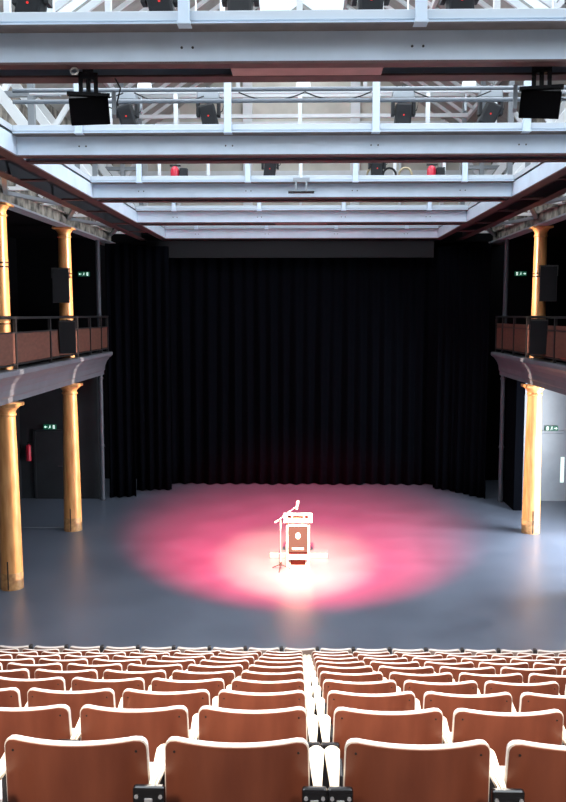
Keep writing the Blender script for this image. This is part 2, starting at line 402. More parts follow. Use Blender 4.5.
# ------------------------------------------------------------------ speakers on the columns
def speaker(name, loc, w, h, d, rz, rx, label, col_dx):
    t = empty(name, loc, label, 'speaker', 'column loudspeakers', rz)
    b = MB().prism([(-w/2, 0), (w/2, 0), (w/2*0.72, d), (-w/2*0.72, d)], 'z', -h/2, h/2)
    b.build('cabinet', M['speaker'], t, rot=(rx, 0, 0))
    MB().box(-w/2+0.012, w/2-0.012, -0.012, 0.004, -h/2+0.015, h/2-0.015, 0.004).build('grille', M['grille'], t, rot=(rx, 0, 0))
    br = MB(); br.box(-w/2-0.02, w/2+0.02, 0.05, 0.11, h/2+0.005, h/2+0.025); br.box(-w/2-0.022, -w/2-0.004, 0.05, 0.11, h/2-0.22, h/2+0.02); br.box(w/2+0.004, w/2+0.022, 0.05, 0.11, h/2-0.22, h/2+0.02)
    br.bar((0, 0.08, h/2+0.02), (0, d+0.04, h/2+0.02), 0.05, 0.03)
    br.build('bracket', M['rail'], t)
    return t
speaker('column_speaker', (-5.82, 20.66, 6.18), 0.40, 0.82, 0.30, 0.25, 0.06, 'upper black speaker on the balcony column of the extinguisher side', 0)
speaker('column_speaker', (-5.37, 19.5, 4.96), 0.37, 0.74, 0.26, 0.25, 0.12, 'lower black speaker in front of the railing, extinguisher side', 0)
speaker('column_speaker', (5.92, 20.66, 6.22), 0.40, 0.84, 0.30, -0.25, 0.06, 'upper black speaker on the balcony column of the bright door side', 0)
speaker('column_speaker', (5.40, 19.5, 4.97), 0.38, 0.78, 0.26, -0.2, 0.12, 'lower black speaker in front of the railing, bright door side', 0)

# ------------------------------------------------------------------ exit signs, extinguisher
def exit_sign(loc, label, w=0.38, h=0.15, arrow=1, dim=False):
    t = empty('exit_sign', loc, label, 'sign')
    MB().box(-w/2, w/2, -0.03, 0.0, -h/2, h/2, 0.004).build('sign_face', M['green'], t)
    y0, y1 = -0.034, -0.029; k = h/0.15
    a = MB(); ax = -arrow*0.12*w/0.38
    a.box(ax-0.045*k, ax+0.015*k, y0, y1, -0.012*k, 0.012*k) if arrow < 0 else a.box(ax-0.015*k, ax+0.045*k, y0, y1, -0.012*k, 0.012*k)
    tip = ax-0.055*k*1 if arrow > 0 else ax+0.055*k
    bse = ax-0.005*k if arrow > 0 else ax+0.005*k
    a.prism([(tip, 0), (bse, 0.042*k), (bse, -0.042*k)], 'y', y0, y1); a.build('arrow', M['glow'], t)
    m = MB(); m.cyl((0.01*k, y0, 0.045*k), (0.01*k, y1, 0.045*k), 0.013*k, n=10)
    m.bar((0.005*k, -0.0315, 0.03*k), (-0.005*k, -0.0315, -0.01*k), 0.004, 0.024*k, up=(1, 0, 0))
    m.bar((-0.005*k, -0.0315, -0.01*k), (0.03*k, -0.0315, -0.03*k), 0.004, 0.014*k, up=(0, 0, 1))
    m.bar((-0.005*k, -0.0315, -0.01*k), (-0.03*k, -0.0315, -0.052*k), 0.004, 0.014*k, up=(0, 0, 1))
    m.bar((0.005*k, -0.0315, 0.022*k), (0.035*k, -0.0315, 0.008*k), 0.004, 0.011*k, up=(0, 0, 1)); m.build('running_figure', M['glow'], t)
    dd = MB(); ex = arrow*0.12*w/0.38; dd.box(ex-0.03*k, ex+0.03*k, y0, y1, -0.055*k, 0.055*k); dd.build('doorway', M['glow'], t)
exit_sign((-7.44, 24.87, 2.17), 'lit green exit sign over the dark door beside the far orange column')
exit_sign((7.345, 24.87, 2.17), 'lit green exit sign over the daylit grey door in the bright aisle', arrow=-1)
exit_sign((-6.37, 25.07, 6.665), 'dim green exit sign high in the dark gallery above the extinguisher aisle', w=0.34, h=0.13)
exit_sign((6.37, 25.07, 6.665), 'dim green exit sign high in the dark gallery above the bright aisle', w=0.34, h=0.13, arrow=-1)
fe = empty('mounted_fire_extinguisher', (-8.07, 24.76, 1.16), 'red fire extinguisher hung on the dark wall behind the near orange column', 'fire extinguisher')
MB().lathe([(0.06, 0), (0.075, 0.015), (0.075, 0.42), (0.06, 0.47), (0.025, 0.50)], 20).build('cylinder', M['red'], fe, smooth=True)
hh = MB(); hh.cyl((0, 0, 0.5), (0, 0, 0.54), 0.02); hh.box(-0.015, 0.015, -0.10, 0.02, 0.53, 0.56); hh.build('valve', M['frameblack'], fe)
MB().tube([(0.02, 0, 0.53), (0.08, 0.0, 0.5), (0.10, 0, 0.4), (0.095, 0, 0.2)], 0.009).build('hose', M['cable'], fe)
MB().box(-0.05, 0.05, 0.07, 0.139, 0.30, 0.36).build('wall_bracket', M['frameblack'], fe)
o = MB().box(-8.2, -6.1, 21.4, 21.46, 0.0, 0.004).build('floor_light_streak', M['streak'], rot=(0, 0, 0)); tag(o, 'thin painted-light tape line on the floor between the two orange columns', 'streak')  # streak of leaked light painted as a flat strip

# ------------------------------------------------------------------ steel roof grid: two girders and five lighting bridges
ZB, ZT = 7.77, 8.07
BY = [8.0, 12.53, 17.05, 21.6, 26.1]
def girder(sx, label):
    t = empty('steel_girder', (sx*4.12, 0, ZB), label, 'girder')
    s = sx
    def X(a, b): return (min(s*a, s*b), max(s*a, s*b))
    m = MB(); m.box(*X(0, 0.02), 2, 26.8, 0.02, 0.30); m.box(*X(0, 0.2), 2, 26.8, 0.28, 0.30)
    m.build('inner_beam', M['steel'], t)
    MB().box(*X(0, 0.2), 2, 26.8, 0.0, 0.02).build('bottom_flange', M['under_shade'], t)
    m = MB(); m.box(*X(0.86, 0.88), 2, 26.8, 0.02, 0.30); m.build('outer_beam', M['deck'], t)
    MB().box(*X(0.68, 0.88), 2, 26.8, 0.0, 0.02).build('bottom_flange', M['under_shade'], t)
    MB().box(*X(0.02, 0.86), 2, 26.8, 0.30, 0.32).build('walkway_deck', M['deck'], t)
    MB().box(*X(0.003, 0.063), 2, 26.8, 0.322, 0.41).build('toe_board', M['kick'], t)
    for y in (10.3, 12.75, 14.8, 17.3, 19.3, 21.85, 24): 
        MB().box(*X(0.2, 0.68), y-0.06, y+0.06, 0.0, 0.03).build('tie_plate', M['under_shade'], t)
    return t
girder(-1, 'long pale steel girder running towards the stage above the extinguisher balcony')
girder(1, 'long pale steel girder running towards the stage above the bright side balcony')
BL = ['pale steel lighting bridge crossing above the seats, holding the two hanging boxes',
      'pale steel lighting bridge, second out from the seats, railing with two pipes above',
      'pale steel lighting bridge behind the hanging T-shaped rigging bar',
      'pale steel lighting bridge, second before the back curtain, with pink-lit underplate',
      'shallow shaded steel lighting bridge directly above the back curtain']
PX = [-3.16, -1.04, 1.05, 3.16]
for k, d in enumerate(BY):
    t = empty('lighting_bridge', (0, d, ZB), BL[k], 'bridge', 'lighting bridges across the roof')
    X0, X1 = -4.115, 4.115
    m = MB(); m.box(X0, X1, 0, 0.02, 0.02, 0.30); m.box(X0, X1, -0.2, 0.02, 0.288, 0.30)
    m.build('front_beam', M['steel'], t)
    MB().box(X0, X1, -0.195, 0.0, 0.278, 0.288).build('top_flange', M['soffit_shade'], t)  # plate added under the flange to carry its painted shade
    MB().box(X0, X1, 0, 0.16, 0.0, 0.02).build('bottom_flange', M['under_shade'], t)
    MB().box(X0, X1, 0.43, 0.64, 0.0, 0.02).build('bottom_flange', M['under_shade'], t)
    MB().box(X0, X1, 0.62, 0.64, 0.02, 0.30).build('rear_beam', M['steel'], t)
    MB().box(X0, X1, 0.02, 0.62, 0.285, 0.30).build('bridge_deck', M['deck'], t)
    tb = MB()
    ends = [X0+0.03] + [p for p in PX for _ in (0, 1)] + [X1-0.03]
    tb.box(X0, X1, -0.15, -0.09, 0.328, 0.412, 0.006); tb.box(X0, X1, -0.13, -0.10, 0.30, 0.33)
    tb.build('toe_board', M['kick'], t)
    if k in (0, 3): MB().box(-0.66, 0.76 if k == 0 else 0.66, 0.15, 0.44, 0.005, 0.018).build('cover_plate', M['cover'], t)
    for x in PX:
        pm = MB(); pm.box(x-0.05, x+0.05, -0.235, -0.165, 0.285, 0.97 if k < 3 else 0.5, 0.006); pm.box(x-0.06, x+0.06, -0.24, -0.10, 0.275, 0.30)
        pm.build('rail_post', M['steel'], t)
        for bx_ in (-0.05, 0.05):
            MB().cyl((x+bx_, -0.006, 0.14), (x+bx_, 0.0, 0.14), 0.012, n=8).build('bolt', M['deck'], t)
    if k < 4:
        for z in ((0.74, 0.895) if k < 3 else (0.60,)):
            MB().cyl((X0, -0.11, z), (X1, -0.11, z), 0.030, n=10).build('pipe_rail', M['railsteel'], t, smooth=True)
    else:
        MB().cyl((X0, -0.11, 0.42), (X1, -0.11, 0.42), 0.022, n=10).build('pipe_rail', M['steel'], t, smooth=True)
    if k < 3: MB().cyl((X0, 0.24, 0.99), (X1, 0.24, 0.99), 0.024, n=8).build('lighting_bar', M['steel'], t, smooth=True)
    for z in (0.45, 1.05) if k < 3 else ():
        MB().cyl((X0, 0.66, z), (X1, 0.66, z), 0.025, n=8).build('rear_rail', M['white'], t, smooth=True)
    for x in ((-2.9, -1.9, -0.02, 1.9, 2.9) if k < 3 else ()):
        MB().box(x-0.03, x+0.03, 0.645, 0.70, 0.30, 1.07).build('rear_post', M['white'], t)
    if k == 0:
        for x in (-2.10, 2.48):
            MB().tube([(x+0.035*math.cos(a*math.pi/6), 0.085, -0.035+0.028*math.sin(a*math.pi/6)) for a in range(13)], 0.009, 6).build('shackle', M['lwhite'], t)

# beams that carry the roof on the column heads, with horizontal bracing to the girders
for sx, lab, lb2 in ((-1, 'long mottled grey eaves beam resting on the upper orange columns, extinguisher side', 'pale zigzag steel bracing between girder and eaves beam, extinguisher side'),
                (1, 'long mottled grey eaves beam resting on the upper orange column, bright door side', 'pale zigzag steel bracing between girder and eaves beam, bright door side')):
    t = empty('eaves_beam', (sx*XC, 0, 7.62), lab, 'beam', kind='thing'); s = sx
    MB().box(-0.15, 0.15, 2, 26.2, 0.0, 0.04).build('bottom_flange', M['lip'], t)
    MB().box(-0.02, 0.02, 2, 26.2, 0.04, 0.30).build('web', M['stone'], t)
    MB().box(-0.12, 0.12, 2, 26.2, 0.30, 0.33).build('top_flange', M['stone'], t)
    t = empty('roof_bracing', (sx*5.0, 0, 7.86), lb2, 'bracing')
    ys = [3.2+2.27*i for i in range(11)]
    for i, (a, b) in enumerate(zip(ys, ys[1:])):
        p0, p1 = ((0.02*s, a, 0), (0.78*s, b, 0)) if i % 2 else ((0.78*s, a, 0), (0.02*s, b, 0))
        MB().bar(p0, p1, 0.09, 0.07).build('diagonal_bar', M['greymetal'], t)
    for a in ys: MB().bar((0.02*s, a, 0.08), (0.78*s, a, 0.08), 0.07, 0.07).build('cross_bar', M['white'], t)
# raking roof frames standing on the girders
for k, y in enumerate([10.4, 14.9, 17.9, 19.4, 22.4, 24.9]):
    for sx, side in ((-1, 'extinguisher'), (1, 'bright door')):
        t = empty('roof_frame', (sx*4.62, y, 8.09), '%s white raking roof frame from the seats, standing on the %s side girder' % (ORD[k], side), 'roof frame', 'white roof frames on the girders')
        MB().bar((0, 0, 0.0), (0, 0, roofz(4.62)-8.09-0.15), 0.11, 0.11).build('post', M['greymetal'], t)
        MB().bar((sx*-0.35, 0.0, 0.0), (sx*1.30, 0.0, 2.15), 0.17, 0.10, up=(0, 1, 0)).build('raking_brace', M['white'], t)
        MB().bar((sx*1.3, 0.12, 0.05), (sx*0.08, 0.12, 1.9), 0.10, 0.07, up=(0, 1, 0)).build('counter_brace', M['white'], t)
        MB().bar((sx*-0.5, 0, 1.15), (sx*1.5, 0, 1.15), 0.09, 0.09).build('tie', M['greymetal'], t)
# high white tie beams across the roof
for k, y in enumerate([14.9, 19.4, 24.0]):
    t = empty('roof_tie', (0, y, 10.9), '%s high white tie frame across the roof, counted from the seats' % ORD[k], 'roof truss', 'white tie frames in the roof')
    xx = 4.55
    MB().bar((-xx, 0, 0.55), (xx, 0, 0.55), 0.10, 0.10).build('top_chord', M['white'], t)
    MB().bar((-xx, 0, 0), (xx, 0, 0), 0.10, 0.10).build('bottom_chord', M['white'], t)
    for x in (-1.74, 1.74): MB().bar((x, 0, 0.6), (x, 0, roofz(x)-10.9-0.1), 0.10, 0.10).build('hanger', M['white'], t)

# ------------------------------------------------------------------ lights and gear on the bridges
def moving_head(x, y, ry, rx, label, z=ZB+0.90):
    t = empty('moving_head_light', (x, y, z), label, 'stage light', 'moving head lights on the bridges')
    c = MB(); c.box(-0.03, 0.03, -0.05, 0.05, -0.03, 0.05, 0.006); c.box(-0.12, -0.08, -0.05, 0.05, -0.03, 0.04); c.box(0.08, 0.12, -0.05, 0.05, -0.03, 0.04)
    c.build('clamp', M['frameblack'], t)
    MB().box(-0.16, 0.16, -0.11, 0.11, -0.15, -0.03, 0.02).build('base_unit', M['greymetal'], t)
    yk = MB(); yk.prism([(-0.172, -0.37), (-0.128, -0.37), (-0.128, -0.165), (0.128, -0.165), (0.128, -0.37), (0.172, -0.37), (0.172, -0.145), (-0.172, -0.145)], 'y', -0.07, 0.07)
    yk.build('yoke', M['speaker'], t)
    h = MB(); h.box(-0.115, 0.115, -0.12, 0.12, -0.20, 0.14, 0.03); h.cyl((0, 0, -0.25), (0, 0, -0.19), 0.105, n=20)
    hd = h.build('lamp_head', M['speaker'], t, loc=(0, 0, -0.34), rot=(rx, ry, 0))
    MB().cyl((0.0, -0.124, -0.03), (0.0, -0.118, -0.03), 0.012, n=10).build('indicator', M['redled'], hd)
    MB().cyl((0, 0, -0.258), (0, 0, -0.246), 0.085, n=20).build('lens', M['deck'], hd)
    MB().tube([(0.1, 0.05, -0.05), (0.24, 0.06, -0.12), (0.20, 0.04, -0.28), (0.12, 0.02, -0.34)], 0.008, 6).build('lead', M['cable'], t)
for i, (x, ry, rx) in enumerate(((-2.52, 0.25, 0.1), (-1.32, -0.25, 0.05), (-0.57, 0.0, -0.1), (0.64, 0.05, 0.05), (1.46, -0.1, 0.1), (2.62, 0.2, 0.05))):
    moving_head(x, BY[0]+0.24, ry, rx, 'black moving head light on the bridge above the hanging boxes, %s of six along it' % ORD[i], z=ZB+0.97)
for i, (x, ry, rx) in enumerate(((-2.56, -0.3, 0.1), (-1.36, -0.22, 0.1), (1.48, 0.05, 0.1), (2.74, 0.45, 0.05))):
    moving_head(x, BY[1]+0.24, ry, rx, 'black moving head light behind the two-pipe railing, %s of four along it' % ORD[i], z=ZB+0.97)
for i, (x, ry, rx) in enumerate(((1.5, 0.0, 0.1), (-0.62, 0.1, 0.1))):
    moving_head(x, BY[2]+0.24, ry, rx, 'black moving head light on the T-shaped bar bridge, %s' % ('beside the cable coils', 'near the bridge middle')[i], z=ZB+0.97)
def red_can(x, y, label):
    t = empty('red_spotlight', (x, y, ZB+0.32), label, 'stage light', 'red spotlights on the bridges')
    MB().lathe([(0.085, 0.0), (0.09, 0.02), (0.09, 0.30), (0.06, 0.36), (0.03, 0.38)], 20).build('can', M['red'], t, smooth=True)
    MB().box(0.10, 0.26, -0.08, 0.08, 0.0, 0.34, 0.01).build('power_box', M['speaker'], t)
    MB().box(-0.1, 0.12, -0.02, 0.02, 0.38, 0.41).build('handle', M['frameblack'], t)
red_can(-2.56, BY[2]+0.5, 'red can with black box on the third bridge, extinguisher side')
red_can(2.62, BY[2]+0.5, 'red can with black box on the third bridge, bright door side')
for i, x in enumerate((-2.55, 0.03, 2.70)):
    t = empty('pendant_floodlight', (x, 14.2, 9.22), 'white round floodlight glowing under the bridge edge, %s of three along the pipe' % ORD[i], 'floodlight', 'round white floodlights')
    MB().lathe([(0.115, -0.14), (0.125, -0.10), (0.11, 0.0), (0.06, 0.06), (0.02, 0.07)], 24).build('reflector', M['white'], t, smooth=True)
    MB().cyl((0, 0, -0.146), (0, 0, -0.139), 0.105, n=24).build('lens', M['lens'], t)
    MB().box(-0.02, 0.02, -0.02, 0.02, 0.06, 0.20).build('bracket', M['white'], t)
    MB().box(-0.07, -0.04, -0.03, 0.03, -0.45, -0.14).build('ballast', M['greymetal'], t); 
t = empty('lighting_pipe', (0, 14.2, 9.44), 'thin white pipe across the roof carrying the three round floodlights', 'pipe')
MB().cyl((-4.5, 0, 0), (4.5, 0, 0), 0.028, n=10).build('pipe_shaft', M['white'], t, smooth=True)
for x in (-4.0, -1.7, 1.7, 4.0): MB().cyl((x, 0, 0), (x, 0, roofz(x)-9.5), 0.012, n=6).build('drop_rod', M['white'], t)
# two hanging boxes below the first bridge
def hanging_box(x, label, s):
    t = empty('hanging_speaker', (x, BY[0]+0.28, 7.72 if s < 0 else 7.76), label, 'speaker', 'black boxes hung from the bridge', -s*0.22)
    c = MB(); c.box(-0.05, 0.05, -0.05, 0.05, -0.02, 0.10); c.cyl((0, 0, -0.16), (0, 0, 0), 0.022, n=10); c.box(-0.09, -0.05, -0.03, 0.03, -0.14, 0.05); c.box(0.05, 0.09, -0.03, 0.03, -0.14, 0.05)
    c.build('hanging_clamp', M['frameblack'], t)
    MB().box(-0.20, 0.20, -0.04, 0.04, -0.165, -0.135).build('bracket', M['frameblack'], t)
    b = MB().box(-0.185, 0.185, -0.14, 0.14, -0.42, -0.17, 0.012); cb = b.build('cabinet', M['speaker'], t, rot=(0.32, s*0.08, 0), loc=(s*0.02, 0.09, 0.03))
    MB().box(s*-0.235-0.02, s*-0.235+0.02, -0.06, 0.10, -0.34, -0.12, 0.006).build('side_yoke', M['greymetal'], t)
    MB().box(-0.183, 0.183, -0.152, -0.138, -0.418, -0.172, 0.004).build('front_grille', M['boxblack'], cb)
    MB().tube([(0.1, 0.1, -0.2), (0.25, 0.12, -0.25), (0.3, 0.1, -0.05), (0.25, 0.05, 0.03)], 0.008, 6).build('lead', M['cable'], t)
hanging_box(-2.02, 'black box speaker hung under the bridge on the extinguisher side', -1)
hanging_box(2.25, 'black box speaker hung under the bridge on the bright door side', 1)
# rigging bar in front of the third bridge
t = empty('hanging_rigging_bar', (0.0, 16.6, 7.82), 'white T-shaped hanger holding a short dark bar before the third bridge', 'rigging')
MB().bar((0, 0, 0.26), (0, 0, 0.80), 0.045, 0.045).build('drop_tube', M['white'], t)
m = MB(); m.bar((-0.16, 0, 0.24), (0.16, 0, 0.24), 0.05, 0.06); m.bar((-0.10, 0, 0.0), (-0.10, 0, 0.24), 0.03, 0.03); m.bar((0.10, 0, 0.0), (0.10, 0, 0.24), 0.03, 0.03); m.build('yoke', M['greymetal'], t)
MB().cyl((-0.25, 0, 0.0), (0.25, 0, 0.0), 0.025, n=10).build('bar', M['frameblack'], t, smooth=True)
MB().box(-0.05, 0.05, -0.05, 0.05, 0.78, 0.86).build('clamp', M['frameblack'], t)
# loops of cable
def cable(pts, r, label, m=None, grp='cables on the roof steel'):
    n = 6; out = []
    for a, b in zip(pts, pts[1:]):
        a, b = Vector(a), Vector(b); sag = 0.12*(b-a).length
        for k in range(n): 
            q = k/n; p_ = a.lerp(b, q); p_.z -= sag*4*q*(1-q); out.append(p_)
    out.append(Vector(pts[-1]))
    tag(MB().tube(out, r, 6).build('power_cable', m or M['cable'], smooth=True), label, 'cable', grp)
zc = 8.66
cable([(-3.1, BY[1]+0.02, zc), (-2.56, BY[1]+0.02, zc)], 0.010, 'black cable sagging beside the hanging box, extinguisher side rail')
cable([(-2.4, BY[1]+0.02, zc), (-1.4, BY[1]+0.02, zc-0.05)], 0.010, 'black cable sagging between two lights on the two-pipe railing')
cable([(-0.9, BY[1]+0.02, zc), (0.05, BY[1]+0.02, zc), (1.0, BY[1]+0.02, zc)], 0.010, 'black cable looped across the middle of the two-pipe railing')
cable([(1.6, BY[1]+0.02, zc), (2.7, BY[1]+0.02, zc)], 0.010, 'black cable sagging on the two-pipe railing, bright door side')
cable([(-1.2, BY[0]+0.5, 8.75), (-0.6, BY[0]+0.5, 8.8)], 0.010, 'black cable sagging between lights of the bridge above the seats')
cable([(1.75, BY[0]+0.5, 8.72), (2.5, BY[0]+0.5, 8.8)], 0.010, 'black cable sagging on the bridge above the seats, bright door side')
for i in range(3):
    pts = [(1.45+0.32*i+0.13*math.cos(a*math.pi/8), BY[2]+0.45, ZB+0.50+0.15*math.sin(a*math.pi/8)) for a in range(17)]
    tag(MB().tube(pts, 0.022, 6).build('cable_coil', M['clouded'] if i != 1 else M['cable'], smooth=True), '%s coil of cable on the third bridge rail, %s' % (ORD[i], ('beige', 'black', 'beige')[i]), 'cable coil', 'coils on the third bridge')

# ------------------------------------------------------------------ seats
def half_w(z, inset):
    top, bot = SEAT_H-inset, 0.36+inset
    wl = 0.248 + (SEAT_H-z)*0.022 - inset
    r = 0.040 - inset*0.5
    d = z-(top-r)
    if d > 0: wl -= r - math.sqrt(max(0, r*r-d*d))
    d = (bot+r)-z
    if d > 0: wl -= r - math.sqrt(max(0, r*r-d*d))
    return wl
def back_y(x, z, w=0.24):
    u = x/w
    return 0.055*(u*u) + (SEAT_H-z)*0.10 - 0.012
def shell(m, y0, y1, inset, bev):
    """a curved back shell between two offsets y0 < y1 with a softened edge"""
    NU, rows = 12, []
    def grid(off, ins):
        top, bot = SEAT_H-ins, 0.36+ins
        zs = [bot, bot+0.02, bot+0.062] + [bot+0.062+(top-bot-0.12)*k/6 for k in range(1, 6)] + [top-0.04, top-0.028, top-0.016, top-0.006, top]
        G = []
        for z in zs:
            h = half_w(z, ins)
            dz = z
            G.append([m.bm.verts.new((h*(-1+2*k/NU), back_y(h*(-1+2*k/NU), z)+off, dz)) for k in range(NU+1)])
        return G
    def rim(G):
        n, q = len(G), len(G[0])
        return [G[0][k] for k in range(q)] + [G[j][q-1] for j in range(1, n)] + [G[n-1][k] for k in range(q-2, -1, -1)] + [G[j][0] for j in range(n-2, 0, -1)]
    def faces(G):
        for A, B in zip(G, G[1:]):
            for k in range(len(A)-1): m.bm.faces.new((A[k], A[k+1], B[k+1], B[k]))
    def ring(off, ins):
        G = grid(off, ins); r = rim(G); keep = set(r)
        for row in G:
            for v in row:
                if v not in keep: m.bm.verts.remove(v)
        return r
    GA = grid(y0, inset+bev); faces(GA)
    GB = grid(y1, inset+bev); faces(GB)
    chain = [rim(GA), ring(y0+bev*0.8, inset), ring(y1-bev*0.8, inset), rim(GB)]
    for A, B in zip(chain, chain[1:]):
        n = len(A)
        for k in range(n): m.bm.faces.new((A[k], A[(k+1) % n], B[(k+1) % n], B[k]))
    return m
def make_seat(arms, standards, name='theatre_seat', sw=0.054):
    t = empty(name, (0, 0, 0), None, None)
    shell(MB(), 0.0, 0.015, 0.0, 0.003).build('back_shell', M['cream'], t, smooth=True)
    shell(MB(), -0.0035, 0.006, 0.0045, 0.001).build('back_veneer', M['veneer'], t, smooth=True)
    shell(MB(), 0.0170, 0.038, 0.003, 0.007).build('back_pad', M['pad'], t, smooth=True)
    MB().box(-0.215, 0.215, 0.16, 0.56, 0.39, 0.47, 0.03).build('seat_pad', M['pad'], t, smooth=True)
    MB().box(-0.21, 0.21, 0.10, 0.55, 0.365, 0.392, 0.006).build('seat_shell', M['veneer'], t)
    for x in (-0.212, 0.212): MB().cyl((x, -0.005+back_y(x, 0.787), 0.787), (x, back_y(x, 0.787)+0.004, 0.787), 0.0045, n=8).build('back_screw', M['rail'], t)
    for x in standards:
        st = MB(); st.box(x-sw, x+sw, -0.075, -0.045, 0.0, 0.718, 0.010); st.box(x-0.025, x+0.025, 0.17, 0.30, 0.03, 0.625, 0.006)
        st.box(x-0.03, x+0.03, -0.06, 0.34, 0.0, 0.03)
        st.build('arm_standard', M['frameblack'], t)
        MB().box(x-0.014, x+0.014, -0.080, -0.074, 0.655, 0.682, 0.003).build('number_tag', M['tag'], t)
        for q in (0.014-sw, sw-0.014): MB().cyl((x+q, -0.0805, 0.688), (x+q, -0.074, 0.688), 0.007, n=8).build('bolt', M['tag'], t)
    for x in arms:
        a = MB(); pts = []
        w0, w1, y0, y1 = 0.012, 0.0285, -0.035, 0.285
        for k in range(9):
            q = math.pi*k/8; pts.append((x+w1*math.cos(q), y1-w1+w1*math.sin(q)))
        for k in range(5):
            q = math.pi+math.pi*k/4; pts.append((x+w0*math.cos(q), y0+w0+w0*math.sin(q)))
        a.prism(pts, 'z', 0.655, 0.685)
        es = [e for e in a.bm.edges if abs(e.verts[0].co.z-e.verts[1].co.z) < 1e-5]
        bmesh.ops.bevel(a.bm, geom=es, offset=0.008, segments=2, affect='EDGES')
        a.build('armrest', M['armwood'], t, smooth=True)
    return t
P = 0.545
# seat kinds: on the extinguisher side each seat owns the armrest nearer the aisle, on the other side likewise
seat_l = make_seat([0.2725], [0.2725]); seat_r = make_seat([-0.2725], [-0.2725])
seat_l0 = make_seat([0.278], [0.266], sw=0.042); seat_r0 = make_seat([-0.284], [-0.268], sw=0.042)
used = set()
def put(proto, x, i, label, grp):
    o = proto if proto.name not in used else copy_tree(proto)
    used.add(proto.name)
    o.location = (x, D0+SP*i-(0.03 if i == 0 else 0), tier_z(i)); tag(o, label, 'seat', grp)
ROWN = ['back row'] + [ORD[k]+' row from the back' for k in range(1, 10)]
for i in range(10):
    d = D0+SP*i
    xl, xr = -301/850*d*1.045, 265/850*d*1.045
    if i < 6: xl -= P; xr += P
    k = 0
    while -0.218-P*k+0.28 > xl:
        put(seat_l0 if k == 0 else seat_l, -0.218-P*k*(1.02 if i == 0 else 1), i, 'brown wooden theatre seat, %s from the double armrests, extinguisher side, %s' % (ORD[k], ROWN[i]), 'brown theatre seats on the tiers'); k += 1
    k = 0
    while 0.402+P*k-0.28 < xr:
        put(seat_r0 if k == 0 else seat_r, 0.402+P*k*(1.02 if i == 0 else 1), i, 'brown wooden theatre seat, %s from the double armrests, bright side, %s' % (ORD[k], ROWN[i]), 'brown theatre seats on the tiers'); k += 1
# front row on the flat floor: greyer shells with dark upright arms
def make_front():
    t = empty('front_row_chair', (0, 0, 0), None, None)
    sc = 0.93
    a = shell(MB(), 0.0, 0.022, 0.0, 0.004).build('back_shell', M['cream'], t, smooth=True)
    b = shell(MB(), -0.004, 0.006, 0.008, 0.001).build('back_panel', M['frontback'], t, smooth=True)
    c = shell(MB(), 0.024, 0.06, 0.003, 0.010).build('back_pad', M['pad'], t, smooth=True)
    for o in (a, b, c): o.scale = (0.90, 1, 0.93)
    MB().box(-0.20, 0.20, 0.12, 0.54, 0.38, 0.46, 0.03).build('seat_pad', M['pad'], t, smooth=True)
    MB().box(0.225, 0.265, -0.03, 0.34, 0.0, 0.60, 0.01).build('side_frame', M['frameblack'], t)
    MB().box(0.222, 0.274, 0.0, 0.07, 0.58, 0.80, 0.015).build('upright_arm', M['rail'], t)
    return t
fr = make_front(); FP = 0.512; first = True
names = []
for k in range(-9, 9):
    x = -0.005+FP*k
    if not (-301/850*12.05-0.26 < x < 265/850*12.05+0.26): continue
    o = fr if first else copy_tree(fr); first = False
    o.location = (x, 11.62, 0)
    if k == 0: lab = 'grey-brown front row chair at the end of the armrest aisle, before the lectern'
    else: lab = 'grey-brown front row chair, %s from the one facing the lectern, %s side' % (ORD[abs(k)-1], 'extinguisher' if k < 0 else 'bright door')
    tag(o, lab, 'seat', 'front row chairs by the stage floor')

# ------------------------------------------------------------------ lectern, microphone, low platform
L = empty('lectern', (-0.055, 18.15, 0), 'white lectern with dark front panel, oval emblem and nameplate, in the spotlight', 'lectern')
m = MB(); m.prism([(-0.10, 1.0), (0.42, 1.0), (0.42, 1.05), (-0.02, 1.20), (-0.10, 1.185)], 'x', -0.31, 0.31)
m.build('desk', M['lwhite'], L)
MB().box(-0.22, 0.22, -0.106, -0.098, 1.105, 1.155, 0.003).build('desk_slot', M['lred'], L)
for x in (-0.13, 0.13): MB().box(x-0.012, x+0.012, -0.110, -0.099, 1.10, 1.16).build('slot_divider', M['lwhite'], L)
for x in (-0.235, 0.235):
    MB().box(x-0.02, x+0.02, -0.05, 0.0, 0.925, 1.002, 0.004).build('desk_bracket', M['lblack'], L)
    MB().box(x-0.02, x+0.02, -0.06, -0.02, 0.0, 0.935, 0.004).build('front_leg', M['lwhite'], L)
    MB().box(x-0.02, x+0.02, 0.30, 0.34, 0.0, 1.002, 0.004).build('rear_leg', M['lwhite'], L)
MB().box(-0.215, 0.215, -0.05, -0.03, 0.335, 0.91).build('front_panel', M['lblack'], L)
fr_ = MB(); fr_.box(-0.255, 0.255, -0.06, -0.02, 0.91, 0.938, 0.004); fr_.build('top_bar', M['lwhite'], L)
MB().box(-0.215, 0.215, -0.058, -0.02, 0.30, 0.33, 0.003).build('bottom_bar', M['lred'], L)
MB().box(-0.215, 0.215, -0.03, 0.32, 0.16, 0.29, 0.004).build('shelf_box', M['lwhite'], L)
MB().box(-0.165, 0.165, -0.035, 0.30, 0.045, 0.125, 0.004).build('base_bar', M['lred'], L)
MB().box(-0.215, 0.215, -0.02, 0.30, 0.0, 0.045).build('foot', M['lwhite'], L)
e = MB(); pts = [(0.054*math.cos(2*math.pi*k/28), 0.70+0.071*math.sin(2*math.pi*k/28)) for k in range(28)]
e.prism(pts, 'y', -0.056, -0.049); e.build('emblem', M['lwhite'], L)
MB().box(-0.125, 0.125, -0.056, -0.049, 0.39, 0.435, 0.002).build('nameplate', M['lwhite'], L)
mc = empty('microphone_stand', (-0.43, 17.9, 0), 'thin boom microphone stand reaching over the white lectern', 'microphone stand')
b = MB()
